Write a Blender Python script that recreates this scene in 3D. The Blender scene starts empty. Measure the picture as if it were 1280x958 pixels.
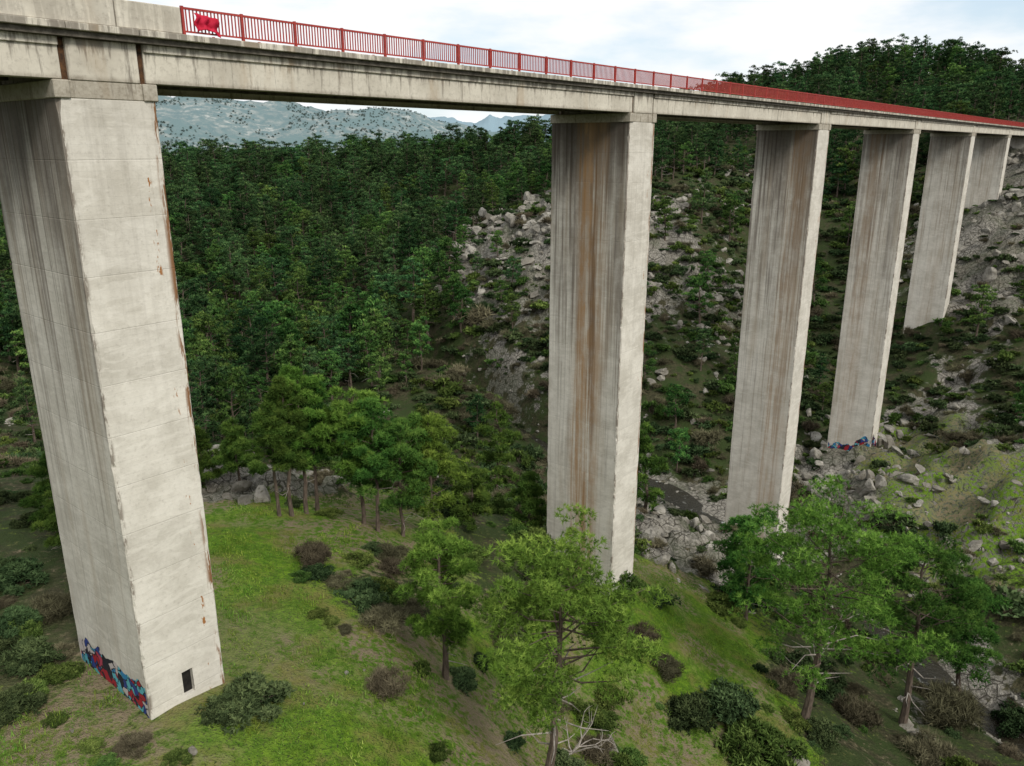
import bpy, math, random, time
import numpy as np
from mathutils import Vector, Matrix
R = np.random.RandomState(7)
random.seed(7)
scene = bpy.context.scene
scene.view_settings.view_transform = 'Standard'
scene.view_settings.look = 'None'
scene.view_settings.exposure = 0

# ------------------------------------------------------------------ camera rays: image pixels to world positions
F = 1000.0
P = math.radians(16.54); CP, SP = math.cos(P), math.sin(P)
def ray(px, py):
    u = 479 - py
    fw = F*CP + u*SP
    return (px-640)/fw, (u*CP - F*SP)/fw
def at(px, py, fwd):
    a, b = ray(px, py); return (a*fwd, fwd, b*fwd)
def atz(px, py, z):
    a, b = ray(px, py); fwd = z/b; return (a*fwd, fwd, z)
D = 30.0
AZ = math.radians(39)
dv = np.array([math.sin(AZ), math.cos(AZ)]); nb = np.array([-math.cos(AZ), math.sin(AZ)])
def br(s, b):
    q = nb*(D+b) + dv*s
    return q[0], q[1]

# ------------------------------------------------------------------ noise
def vn(x, y, seed=0):
    xi = np.floor(x); yi = np.floor(y); fx = x-xi; fy = y-yi
    def h(a, b):
        v = np.sin(a*127.1+b*311.7+seed*74.7)*43758.5453
        return v-np.floor(v)
    fx = fx*fx*(3-2*fx); fy = fy*fy*(3-2*fy)
    return (h(xi, yi)*(1-fx)+h(xi+1, yi)*fx)*(1-fy)+(h(xi, yi+1)*(1-fx)+h(xi+1, yi+1)*fx)*fy
def fbm(x, y, o=4, seed=0):
    s = 0; a = .5; t = 0
    for i in range(o):
        s = s+a*vn(x, y, seed+i*13); t += a; a *= .5
        x, y = x*2.03+17.3, y*2.03-9.1
    return s/t
def ss(a, b, x):
    t = np.clip((x-a)/(b-a), 0, 1); return t*t*(3-2*t)

# ------------------------------------------------------------------ terrain control points
C = []
def cb(s, b, z):
    x, y = br(s, b); C.append((x, y, z))
cb(14.4, 3.3, -23.3); cb(51.6, 3.3, -34.2); cb(89.2, 3.3, -46.2); cb(127.6, 3.3, -47.8)
cb(168, 3.3, -31.5); cb(206.5, 3.3, -10.6); cb(250, 3, 2); cb(300, 3, 6); cb(-60, 3, -8); cb(-24, 3, -20)
for px, py, z in [(400,940,-24.5),(250,930,-23.8),(60,950,-23.6),(600,900,-29),(500,780,-26.5),(350,650,-26),(270,655,-25.5),
                  (450,665,-27),(560,700,-30),(560,800,-29),(680,960,-33),(760,900,-37),(820,780,-37.5),(900,800,-42),
                  (860,690,-45),(1000,905,-42),(900,958,-41),(1100,940,-46),(1280,958,-47),(1200,870,-50),(1100,780,-50),
                  (1000,700,-50),(870,640,-49),(0,850,-23.5),(30,640,-25)]:
    C.append(atz(px, py, z))
for px, py, fw, dz in [(0,560,75,-1),(0,450,130,-5),(0,300,200,-8),(0,225,260,-8),(300,590,72,0),(300,560,88,-3),(300,480,125,-6),(300,430,165,-7),
                       (300,340,220,-8),(300,260,290,-7),(300,200,370,-8),(450,560,85,-5),(450,480,130,-6),(450,400,190,-6),
                       (450,300,270,-7),(450,220,350,-8),(450,188,400,-8),(620,580,90,-4),(620,500,130,-3),(600,430,155,0),
                       (620,350,180,0),(620,290,205,0),(620,240,290,-8),(620,180,370,-8),(700,560,122,-2),(870,520,128,0),(870,400,155,0),
                       (870,300,185,0),(870,220,230,0),(870,165,290,-5),(1050,450,160,-1),(1050,350,190,-1),(1050,250,230,-1),
                       (1000,130,330,-6),(940,112,380,-7),(1090,74,330,-9),(1200,76,330,-9),(1280,104,310,-9),(1280,240,185,0),
                       (1280,400,140,0),(1280,550,105,0),(1280,700,80,0),(1180,420,145,0),(1180,560,108,0),(1100,650,92,-1),
                       (1060,620,104,0)]:
    x, y, z = at(px, py, fw); C.append((x, y, z+dz))
for px, fw, z in [(1090,450,8),(900,480,0),(620,480,-35),(300,480,-40),(0,400,-30),(450,560,-45),(1280,420,8)]:
    x, y, _ = at(px, 200, fw); C.append((x, y, z))
C += [(-100,30,-15),(-150,100,-18),(100,60,-32),(130,20,-20),(150,110,-8),(190,170,12),(0,0,-27),(60,0,-38),(-60,-10,-18),
      (0,-100,-22),(200,0,0),(-260,200,0),(280,300,22),(-100,-100,-8),(150,-100,-5),(-300,0,0),(300,100,20),(60,30,-44)]
C = np.array(C)
def U(r2): return r2*np.log(r2+1e-9)*.5
cx = C[:, :2]/100.0
n = len(C)
K = U(((cx[:, None]-cx[None])**2).sum(-1)) + np.eye(n)*.004
Pm = np.hstack([np.ones((n, 1)), cx])
A = np.zeros((n+3, n+3)); A[:n, :n] = K; A[:n, n:] = Pm; A[n:, :n] = Pm.T
sol = np.linalg.solve(A, np.concatenate([C[:, 2], [0, 0, 0]]))
def tps(x, y):
    out = np.empty(len(x))
    for i in range(0, len(x), 40000):
        q = np.stack([x[i:i+40000], y[i:i+40000]], 1)/100
        r2 = ((q[:, None]-cx[None])**2).sum(-1)
        out[i:i+40000] = U(r2)@sol[:n]+sol[n]+q@sol[n+1:]
    return out
# stream
ST = [atz(1420,1050,-51.5), atz(1280,930,-51), atz(1200,870,-50.6), atz(1100,780,-50.2), atz(1000,700,-50), atz(930,660,-49.6), atz(870,640,-49.2),
      at(835,612,110), at(700,560,124), at(600,500,150), at(450,430,190), at(250,420,210), at(0,420,240)]
ST = [list(p) for p in ST]
for i in range(7, len(ST)): ST[i][2] = -49.0+.25*(i-6)
ST = np.array(ST)
def polyd(x, y, PL):
    best = np.full(len(x), 1e9); zz = np.zeros(len(x))
    for a, b in zip(PL[:-1], PL[1:]):
        ab = b[:2]-a[:2]; L = (ab**2).sum()
        t = np.clip(((x-a[0])*ab[0]+(y-a[1])*ab[1])/L, 0, 1)
        d = np.hypot(x-a[0]-t*ab[0], y-a[1]-t*ab[1])
        m = d < best
        best = np.where(m, d, best); zz = np.where(m, a[2]+(b[2]-a[2])*t, zz)
    return best, zz
def Hbase(x, y):
    x = np.atleast_1d(np.asarray(x, float)); y = np.atleast_1d(np.asarray(y, float))
    near = np.clip(tps(np.clip(x,-700,700), np.clip(y,-700,900)), -56, 60)
    rr = np.hypot(x, y-60)
    near = near + (fbm(x/9, y/9, 4, 3)-.5)*2.0*ss(20, 70, rr) + (fbm(x/3.2, y/3.2, 4, 5)-.5)*.8
    far = -45 + (fbm(x/300, y/300, 4, 9)-.5)*50*ss(600,1500,rr)
    for gx, gy, a, sx, sy in [(-1000,2500,158,430,420),(-1800,2300,170,600,400),(-420,2550,105,330,330),(-60,2900,85,330,300),
                              (-1300,1500,40,400,250),(-500,1500,20,350,250),(-500,5600,190,1300,500),(900,5800,150,900,500),(-2500,5500,330,1200,600),
                              (1500,2500,60,700,500),(0,-2500,120,2000,500),(3000,1500,120,900,900),(-3500,0,150,900,1500)]:
        far = far + a*np.exp(-((x-gx)/sx)**2-((y-gy)/sy)**2)*(.75+.5*fbm(x/140, y/140, 4, 21))
    w = ss(430, 640, np.hypot(x, y-120))
    h = near*(1-w)+far*w
    d, zs = polyd(x, y, ST)
    k = np.exp(-(d/3.2)**2)
    h = h*(1-k)+np.minimum(h, zs-.8)*k
    s = x*dv[0]+y*dv[1]; b = x*nb[0]+y*nb[1]-D-3.3
    k = (1-ss(6, 16, np.abs(b)))*ss(240, 252, s)*(1-ss(420, 600, s))
    h = h*(1-k)+3.7*k
    k = (1-ss(6, 16, np.abs(b)))*(1-ss(-75, -62, s))*ss(-600, -300, s)
    h = h*(1-k)+3.7*k
    return h
TT = 14*np.exp(np.linspace(0, math.log(60), 2600))
def hit(px, py, fn):
    a, b = ray(px, py)
    g = TT*b-fn(a*TT, TT)
    i = np.argmax(g < 0)
    if g[i] >= 0 or i == 0: i = 1 if i == 0 else i
    t = TT[i-1]+(TT[i]-TT[i-1])*g[i-1]/(g[i-1]-g[i]+1e-9)
    return a*t, t, b*t
# land cover samples: forest, scrub, rock, grass
LAB = []
def lab(v, pts):
    for p in pts:
        x, y, z = hit(p[0], p[1], Hbase); LAB.append((math.atan2(x, y), .4*math.log(math.hypot(x, y)))+v)
lab((0,.03,.02,1), [(300,700),(350,760),(420,800),(450,900),(350,930),(520,880),(820,800),(870,790),(300,650),(400,680),(330,840),(530,930),(850,820),(60,945),(400,850)])
lab((0,.4,.12,.6), [(1000,950),(100,900),(700,800),(560,760),(640,900),(380,655),(480,690),(200,950),(580,860),(420,700),(740,850),(900,750),(870,930),(800,900)])
lab((0,.6,.8,.55), [(1130,575),(1150,600),(1200,600),(1260,600),(1230,660),(1150,560),(1200,545),(1270,640),(1180,640),(1270,700)])
lab((0,.9,.1,.25), [(20,720),(60,800),(30,600),(10,780),(50,850),(450,735),(500,745),(600,680),(700,640),(620,720),(1000,800),(1150,830),(1250,760),(1100,720),
                   (1050,940),(1230,950),(250,600),(20,640),(640,600),(1050,760),(600,760)])
lab((.2,1,.12,0), [(640,560),(860,560),(20,520),(1050,300),(1050,400),(1130,450),(840,500),(250,540),(1050,500),(560,500),(420,540),(520,560)])
lab((.3,1,.42,0), [(870,250),(850,350),(840,430),(900,300),(600,450),(660,420),(830,220),(900,450),(1250,480),(1200,430),(1270,420),(1260,520),(920,200),(870,400)])
lab((.12,.85,.75,.1), [(640,440),(580,420),(1150,480),(1180,500),(1240,540),(660,380),(880,340),(840,270),(620,400)])
lab((.08,.45,1,0), [(600,310),(560,285),(660,330),(820,315),(870,370),(1220,330),(1260,300),(1230,370),(1270,250),(1250,380),(830,335),(670,290),(590,350)])
lab((0,.3,1,0), [(300,590),(310,605),(850,640),(870,660),(890,680),(1060,620),(1040,600),(1090,640),(845,620),(1200,850),(1230,890)])
lab((1,.2,.03,0), [(250,220),(350,210),(450,210),(550,210),(650,190),(300,280),(400,280),(500,250),(600,230),(250,350),(350,350),(450,330),(250,430),(350,420),(450,410),(530,360),
                   (540,420),(300,480),(400,480),(20,260),(20,330),(20,420),(1000,125),(1100,90),(1200,90),(1260,110),(950,140),(1100,130),(1200,140),
                   (640,250),(700,220),(540,300),(520,330)])
lab((.8,.6,.1,0), [(900,175),(1000,200),(1060,200),(700,190),(1110,200),(840,180),(860,200),(500,470),(570,440)])
LAB = np.array(LAB)
PATH = np.array([hit(a, b, Hbase) for a, b in [(470,770),(520,800),(560,845),(600,895),(630,940),(650,1000)]])
def cover(x, y):
    x = np.atleast_1d(x); y = np.atleast_1d(y)
    rr = ss(15,80,np.hypot(x,y))
    wx = x+((fbm(x/8, y/8, 3, 31)-.5)*12+(fbm(x/2.2, y/2.2, 2, 33)-.5)*3)*rr; wy = y+((fbm(x/8, y/8, 3, 37)-.5)*14+(fbm(x/2.2, y/2.2, 2, 39)-.5)*4)*rr
    a = np.arctan2(wx, wy); r = .4*np.log(np.maximum(np.hypot(wx, wy), 5))
    out = np.empty((len(x), 4))
    for i in range(0, len(x), 40000):
        d2 = (a[i:i+40000, None]-LAB[None, :, 0])**2+(r[i:i+40000, None]-LAB[None, :, 1])**2
        w = 1/(d2+.0004)**3
        out[i:i+40000] = (w@LAB[:, 2:])/w.sum(1)[:, None]
    return out
def H(x, y, cv=None):
    x = np.atleast_1d(np.asarray(x, float)); y = np.atleast_1d(np.asarray(y, float))
    if cv is None: cv = cover(x, y)
    h = Hbase(x, y)
    rk = ss(.25, .9, cv[:, 2])*(1-ss(400,500,np.hypot(x,y)))
    rid = 1-np.abs(fbm(x/6, y/6, 4, 51)*2-1)
    q = fbm(x/5, y/5, 3, 61)*6; blk = (np.floor(q)+ss(.7, 1, q-np.floor(q)))/6
    d, _ = polyd(x, y, ST)
    return h+rk*((rid-.7)*4+(blk-.5)*6)*ss(3, 9, d)
HH = lambda x, y: H(x, y)

# ------------------------------------------------------------------ material helpers
class NT:
    def __init__(s, name):
        s.m = bpy.data.materials.new(name); s.m.use_nodes = True
        s.t = s.m.node_tree; s.t.nodes.clear()
        s.out = s.t.nodes.new('ShaderNodeOutputMaterial')
    def n(s, typ, **kw):
        nd = s.t.nodes.new(typ)
        for k, v in kw.items():
            if k[0] == '_': setattr(nd, k[1:], v)
        return nd
    def lk(s, a, b): s.t.links.new(a, b)
    def val(s, sock, v):
        if hasattr(v, 'links'): s.lk(v, sock)
        else: sock.default_value = v
    def math(s, op, a, b=0.0, c=None, clamp=False):
        nd = s.n('ShaderNodeMath', _operation=op, _use_clamp=clamp)
        s.val(nd.inputs[0], a); s.val(nd.inputs[1], b)
        if c is not None: s.val(nd.inputs[2], c)
        return nd.outputs[0]
    def mix(s, f, a, b, bt='MIX'):
        nd = s.n('ShaderNodeMix', _data_type='RGBA', _blend_type=bt)
        s.val(nd.inputs[0], f)
        for k, v in ((6, a), (7, b)):
            if isinstance(v, tuple): v = v+(1,) if len(v) == 3 else v
            s.val(nd.inputs[k], v)
        return nd.outputs[2]
    def noise(s, vec, scale, detail=4, rough=.55, mp=None, dist=0):
        if mp is not None:
            m = s.n('ShaderNodeMapping'); s.lk(vec, m.inputs[0]); m.inputs['Scale'].default_value = mp; vec = m.outputs[0]
        nd = s.n('ShaderNodeTexNoise'); s.lk(vec, nd.inputs['Vector'])
        nd.inputs['Scale'].default_value = scale; nd.inputs['Detail'].default_value = detail; nd.inputs['Roughness'].default_value = rough
        nd.inputs['Distortion'].default_value = dist
        return nd.outputs[0]
    def ramp(s, f, a, b):
        nd = s.n('ShaderNodeMapRange', _interpolation_type='SMOOTHSTEP'); s.val(nd.inputs[0], f)
        nd.inputs[1].default_value = a; nd.inputs[2].default_value = b
        return nd.outputs[0]
    def attr(s, name, out='Fac'):
        nd = s.n('ShaderNodeAttribute', _attribute_name=name); return nd.outputs[out]
    def bump(s, h, strength, dist=.1):
        nd = s.n('ShaderNodeBump'); s.lk(h, nd.inputs['Height']); nd.inputs['Strength'].default_value = strength; nd.inputs['Distance'].default_value = dist
        return nd.outputs[0]
    def bsdf(s, col, rough=.9, normal=None, spec=.2):
        nd = s.n('ShaderNodeBsdfPrincipled')
        if isinstance(col, tuple): col = col+(1,) if len(col) == 3 else col
        s.val(nd.inputs['Base Color'], col); s.val(nd.inputs['Roughness'], rough)
        nd.inputs['Specular IOR Level'].default_value = spec
        if normal is not None: s.lk(normal, nd.inputs['Normal'])
        s.lk(nd.outputs[0], s.out.inputs[0]); return nd

def ground_mat():
    t = NT('ground_terrain')
    pos = t.n('ShaderNodeNewGeometry').outputs['Position']
    sep = t.n('ShaderNodeSeparateColor'); t.lk(t.attr('cover', 'Color'), sep.inputs[0])
    g, sc, rk = sep.outputs[0], sep.outputs[1], sep.outputs[2]
    n1 = t.noise(pos, .35, 4, .65); n2 = t.noise(pos, 2.2, 4, .7); n3 = t.noise(pos, 9, 1, .7); n4 = t.noise(pos, .12, 2, .5)
    soil = t.mix(t.ramp(n2, .35, .65), (.04, .036, .02), (.10, .088, .05))
    soil = t.mix(t.ramp(n1, .38, .58), soil, (.045, .066, .02))
    soil = t.mix(t.math('MULTIPLY', sc, .35), soil, (.016, .022, .009))
    gr = t.mix(t.ramp(n2, .35, .7), (.06, .125, .010), (.13, .22, .017))
    gr = t.mix(t.ramp(n1, .46, .66), gr, (.15, .15, .04))
    gr = t.mix(t.ramp(n3, .56, .72), gr, (.04, .056, .016))
    bare = t.mix(n3, (.12, .095, .055), (.25, .205, .135))
    gr = t.mix(t.math('MULTIPLY', t.ramp(n4, .46, .58), t.ramp(n2, .44, .57)), gr, bare)
    vo = t.n('ShaderNodeTexVoronoi', _feature='DISTANCE_TO_EDGE'); t.lk(pos, vo.inputs['Vector']); vo.inputs['Scale'].default_value = .8
    rock = t.mix(t.ramp(n2, .3, .7), (.10, .092, .078), (.34, .315, .27))
    rock = t.mix(t.ramp(n3, .55, .7), rock, (.07, .07, .045))
    rock = t.mix(t.ramp(vo.outputs[0], .06, 0), rock, (.04, .035, .028))
    gm = t.ramp(t.math('ADD', g, t.math('MULTIPLY', t.math('SUBTRACT', n2, .5), 1.2)), .3, .55)
    rm = t.ramp(t.math('ADD', rk, t.math('MULTIPLY', t.math('SUBTRACT', n1, .5), 1.6)), .55, .68)
    col = t.mix(gm, soil, gr)
    col = t.mix(rm, col, t.mix(t.ramp(n4,.4,.6), rock, t.mix(.4, rock, soil)))
    tm = t.math('MULTIPLY', g, rk); tm = t.math('MULTIPLY', t.ramp(tm, .15, .4), t.ramp(n2, .42, .54))
    col = t.mix(tm, col, gr)
    col = t.mix(t.math('MULTIPLY', t.attr('soil'), t.ramp(n2, .3, .5)), col, bare)
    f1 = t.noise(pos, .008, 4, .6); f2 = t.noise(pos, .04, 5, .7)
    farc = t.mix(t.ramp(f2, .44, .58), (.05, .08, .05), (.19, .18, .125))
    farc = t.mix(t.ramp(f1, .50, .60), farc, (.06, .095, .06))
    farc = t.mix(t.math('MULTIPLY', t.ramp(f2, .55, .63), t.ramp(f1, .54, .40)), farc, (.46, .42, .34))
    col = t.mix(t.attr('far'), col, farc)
    col = t.mix(t.attr('far_haze'), col, (.21, .295, .34))  # aerial haze painted into the ground colour as a bluish grey
    b = t.bump(t.math('ADD', n2, t.math('MULTIPLY', n3, .4)), .8, .35)
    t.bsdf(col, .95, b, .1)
    return t.m
def leaf_mat(name, dark, mid, light, trans=.25, vr=.75):
    t = NT(name)
    v = t.attr('val'); rnd = t.n('ShaderNodeObjectInfo').outputs['Random']
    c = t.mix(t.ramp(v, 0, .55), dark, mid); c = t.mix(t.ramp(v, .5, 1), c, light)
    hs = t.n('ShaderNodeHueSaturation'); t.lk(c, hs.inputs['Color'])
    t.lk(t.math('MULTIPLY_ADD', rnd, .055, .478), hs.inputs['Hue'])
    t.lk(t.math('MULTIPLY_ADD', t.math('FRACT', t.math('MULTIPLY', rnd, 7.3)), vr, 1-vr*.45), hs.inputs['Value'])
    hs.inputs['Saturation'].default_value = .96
    d = t.n('ShaderNodeBsdfDiffuse'); t.lk(hs.outputs[0], d.inputs[0])
    if trans > 0:
        tr = t.n('ShaderNodeBsdfTranslucent'); mx = t.n('ShaderNodeMixShader')
        t.lk(hs.outputs[0], tr.inputs[0]); mx.inputs[0].default_value = trans
        t.lk(d.outputs[0], mx.inputs[1]); t.lk(tr.outputs[0], mx.inputs[2]); t.lk(mx.outputs[0], t.out.inputs[0])
    else: t.lk(d.outputs[0], t.out.inputs[0])
    return t.m
def simple(name, c1, c2, scale=5, rough=.85, bump=.3, mp=None, spec=.2):
    t = NT(name); tc = t.n('ShaderNodeTexCoord').outputs['Object']
    nz = t.noise(tc, scale, 5, .65, mp); n2 = t.noise(tc, scale*5, 2, .6)
    c = t.mix(t.ramp(nz, .3, .7), c1, c2)
    c = t.mix(t.math('MULTIPLY', n2, .4), c, tuple(k*.5 for k in c1))
    t.bsdf(c, rough, t.bump(t.math('ADD', nz, n2), bump, .05) if bump else None, spec); return t.m
def rock_mat():
    t = NT('granite_rock'); tc = t.n('ShaderNodeTexCoord').outputs['Object']; rnd = t.n('ShaderNodeObjectInfo').outputs['Random']
    n1 = t.noise(tc, 1.5, 4, .7); n2 = t.noise(tc, 7, 3, .7)
    c = t.mix(t.ramp(n1, .3, .7), (.15, .14, .12), (.41, .385, .335))
    c = t.mix(t.ramp(n2, .52, .68), c, (.10, .10, .065))
    c = t.mix(t.math('MULTIPLY', rnd, .65), c, (.125, .11, .085))
    t.bsdf(c, .9, t.bump(n2, .6, .1), .15); return t.m
def concrete(name, rust=0., rust_y=3., dark=1., seed=0., h=26., edge=1.):
    """pier concrete: local x along the bridge, y across it, z up"""
    t = NT(name); tc = t.n('ShaderNodeTexCoord').outputs['Object']
    ofs = t.n('ShaderNodeVectorMath', _operation='ADD'); t.lk(tc, ofs.inputs[0]); ofs.inputs[1].default_value = (seed*3.7, seed*5.1, seed*11.3)
    o = ofs.outputs[0]
    sp = t.n('ShaderNodeSeparateXYZ'); t.lk(tc, sp.inputs[0]); X, Y, Z = sp.outputs
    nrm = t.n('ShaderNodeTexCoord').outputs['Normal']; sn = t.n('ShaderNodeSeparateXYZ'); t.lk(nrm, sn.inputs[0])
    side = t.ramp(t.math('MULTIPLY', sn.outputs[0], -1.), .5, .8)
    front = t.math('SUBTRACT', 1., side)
    n1 = t.noise(o, .5, 5, .65); n2 = t.noise(o, 6, 4, .7); st = t.noise(o, 1, 5, .6, (1.7, 1.7, .045)); st2 = t.noise(o, 1, 3, .6, (4.5, 4.5, .09)); st3 = t.noise(o, 1, 4, .6, (.8, .8, .07))
    brk = t.noise(o, 1, 4, .65, (1.1, 1.1, .5))
    base = t.mix(t.ramp(n1, .3, .7), (.49, .455, .385), (.67, .63, .55))
    zf = t.math('DIVIDE', Z, 2.05)
    wn = t.n('ShaderNodeTexWhiteNoise', _noise_dimensions='1D'); t.lk(t.math('ADD', t.math('FLOOR', zf), seed), wn.inputs['W'])
    base = t.mix(t.math('MULTIPLY', wn.outputs[0], .16), base, (.34, .32, .28))
    fr = t.math('FRACT', zf); ln = t.ramp(t.math('ABSOLUTE', t.math('SUBTRACT', fr, .5)), .486, .498)
    base = t.mix(t.math('MULTIPLY', ln, t.math('MULTIPLY', t.ramp(n1, .4, .7), .35)), base, (.24, .22, .19))
    bd = t.math('FRACT', t.math('MULTIPLY', Z, 3.3)); bl = t.ramp(t.math('ABSOLUTE', t.math('SUBTRACT', bd, .5)), .44, .49)
    base = t.mix(t.math('MULTIPLY', bl, .12), base, (.24, .22, .2))
    base = t.mix(t.math('MULTIPLY', t.ramp(n2, .5, .75), .45), base, (.32, .29, .245))
    pat = t.noise(o, 1, 5, .6, (.5, .5, 1.6), 1.5)
    base = t.mix(t.math('MULTIPLY', t.ramp(pat, .50, .60), .3), base, (.74, .70, .62))
    # run-off stains
    top = t.ramp(Z, -h*.95, 1.0); top2 = t.math('POWER', top, 1.7)
    a = t.math('ADD', t.math('MULTIPLY', side, .8), .13)
    m = t.math('MULTIPLY', t.ramp(t.math('ADD', st, t.math('MULTIPLY', t.math('SUBTRACT', top2, .5), .36)), .46, .66), a)
    m = t.math('MULTIPLY', m, t.math('ADD', .55, t.math('MULTIPLY', t.ramp(brk, .35, .6), .45)))
    base = t.mix(t.math('MULTIPLY', m, .85*dark, clamp=True), base, (.145, .115, .085))
    m = t.math('MULTIPLY', t.ramp(st2, .48, .66), t.math('MULTIPLY', a, top2))
    base = t.mix(t.math('MULTIPLY', m, 1.0*dark, clamp=True), base, (.065, .048, .035))
    base = t.mix(t.math('MULTIPLY', t.ramp(st3, .48, .68), t.math('MULTIPLY', side, .35)), base, (.29, .215, .13))
    m = t.math('MULTIPLY', t.ramp(st2, .55, .70), t.math('MULTIPLY', side, .35)); base = t.mix(m, base, (.20, .16, .12))
    base = t.mix(t.math('MULTIPLY', side, .12), base, (.24, .225, .21))  # even grey tint over the whole side face
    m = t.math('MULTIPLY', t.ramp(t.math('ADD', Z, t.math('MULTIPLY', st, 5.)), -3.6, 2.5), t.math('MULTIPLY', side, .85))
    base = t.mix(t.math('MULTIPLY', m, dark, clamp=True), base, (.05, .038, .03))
    if rust > 0:
        wv = t.math('ADD', Y, t.math('MULTIPLY', t.math('SUBTRACT', t.noise(o, 1, 3, .6, (.3, .3, .12)), .5), 1.2))
        pb = t.math('ADD', .5, t.math('MULTIPLY', t.ramp(brk, .38, .58), .5))
        g = t.ramp(t.math('ABSOLUTE', t.math('SUBTRACT', wv, rust_y)), 1.9, .1)
        g = t.math('MULTIPLY', g, t.ramp(t.math('ADD', st2, t.math('MULTIPLY', st, .6)), .52, .92)); g = t.math('MULTIPLY', g, t.math('MULTIPLY', side, pb))
        base = t.mix(t.math('MULTIPLY', g, rust*1.2, clamp=True), base, (.34, .215, .115))
        g2 = t.ramp(t.math('ABSOLUTE', t.math('SUBTRACT', wv, rust_y-.25)), .75, .05)
        g2 = t.math('MULTIPLY', t.math('MULTIPLY', g2, side), t.math('MULTIPLY', t.ramp(st2, .32, .65), t.ramp(Z, -h, -h*.15)))
        base = t.mix(t.math('MULTIPLY', g2, rust*.85, clamp=True), base, (.10, .06, .035))
        g3 = t.ramp(t.math('ABSOLUTE', t.math('SUBTRACT', wv, rust_y+.9)), .55, .05)
        g3 = t.math('MULTIPLY', t.math('MULTIPLY', g3, t.math('MULTIPLY', side, pb)), t.ramp(st2, .38, .66))
        base = t.mix(t.math('MULTIPLY', g3, rust*.7, clamp=True), base, (.29, .155, .06))
    # broken arrises and rusty rebar along the outer edges
    en = t.noise(o, 1, 4, .7, (5, 5, .55)); en2 = t.noise(o, 1, 4, .7, (3, 3, .9))
    ed = t.math('MULTIPLY', t.ramp(X, 3.15, 3.40), front)
    m = t.math('MULTIPLY', ed, t.ramp(en, .50, .56)); base = t.mix(t.math('MULTIPLY', m, edge), base, (.20, .10, .045))
    e2 = t.ramp(t.math('ABSOLUTE', t.math('SUBTRACT', X, 2.85)), .16, .04)
    m = t.math('MULTIPLY', e2, t.ramp(en2, .60, .63)); base = t.mix(t.math('MULTIPLY', m, edge), base, (.30, .13, .04))
    ce = t.math('MAXIMUM', t.math('MULTIPLY', t.ramp(Y, .28, .02), side), t.math('MULTIPLY', t.ramp(X, .2, .02), front))
    base = t.mix(t.math('MULTIPLY', ce, t.ramp(en2, .48, .58)), base, (.17, .14, .11))
    t.bsdf(base, .88, t.bump(t.math('ADD', n2, t.math('MULTIPLY', ln, -.6)), .35, .05), .2)
    return t.m
def beam_mat(name='beam_concrete', stain=1.):
    t = NT(name); tc = t.n('ShaderNodeTexCoord').outputs['Object']
    sp = t.n('ShaderNodeSeparateXYZ'); t.lk(tc, sp.inputs[0]); X, Y, Z = sp.outputs
    n1 = t.noise(tc, .4, 5, .65); n2 = t.noise(tc, 5, 4, .7); st = t.noise(tc, 1, 5, .7, (3, 3, .35)); st2 = t.noise(tc, 1, 4, .6, (.6, .6, .15))
    c = t.mix(t.ramp(n1, .3, .7), (.45, .41, .335), (.62, .575, .48))
    c = t.mix(t.math('MULTIPLY', t.ramp(n2, .48, .75), .5), c, (.25, .22, .18))
    c = t.mix(t.math('MULTIPLY', t.ramp(t.math('ADD', st, t.math('MULTIPLY', t.ramp(Z, 2.6, 3.6), .14)), .54, .68), .7*stain), c, (.12, .10, .08))
    c = t.mix(t.math('MULTIPLY', t.ramp(st2, .56, .72), .4*stain), c, (.33, .23, .13))
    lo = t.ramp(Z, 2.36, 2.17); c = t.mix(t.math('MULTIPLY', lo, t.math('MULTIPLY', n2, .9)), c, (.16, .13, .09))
    t.bsdf(c, .88, t.bump(n2, .3, .05), .2); return t.m
def graffiti_mat():
    t = NT('graffiti_paint'); tc = t.n('ShaderNodeTexCoord').outputs['Object']
    dn = t.n('ShaderNodeTexNoise'); t.lk(tc, dn.inputs[0]); dn.inputs['Scale'].default_value = 1.5
    mx = t.n('ShaderNodeVectorMath', _operation='MULTIPLY_ADD'); t.lk(dn.outputs['Color'], mx.inputs[0]); mx.inputs[1].default_value = (1.1,)*3; t.lk(tc, mx.inputs[2])
    vo = t.n('ShaderNodeTexVoronoi'); t.lk(mx.outputs[0], vo.inputs['Vector']); vo.inputs['Scale'].default_value = 1.9
    ve = t.n('ShaderNodeTexVoronoi', _feature='DISTANCE_TO_EDGE'); t.lk(mx.outputs[0], ve.inputs['Vector']); ve.inputs['Scale'].default_value = 1.9
    sep = t.n('ShaderNodeSeparateColor'); t.lk(vo.outputs['Color'], sep.inputs[0])
    r = t.n('ShaderNodeValToRGB'); t.lk(sep.outputs[0], r.inputs[0]); r.color_ramp.interpolation = 'CONSTANT'
    cs = [(.02,.02,.03),(.03,.18,.35),(.3,.02,.03),(.1,.35,.4),(.03,.05,.2),(.45,.4,.38),(.35,.05,.08)]
    r.color_ramp.elements[0].color = cs[0]+(1,); r.color_ramp.elements[1].position = 1/7; r.color_ramp.elements[1].color = cs[1]+(1,)
    for i in range(2, 7):
        e = r.color_ramp.elements.new(i/7); e.color = cs[i]+(1,)
    c = t.mix(t.ramp(ve.outputs[0], .07, .03), r.outputs[0], (.015, .015, .02))
    t.bsdf(c, .6); return t.m

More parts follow.
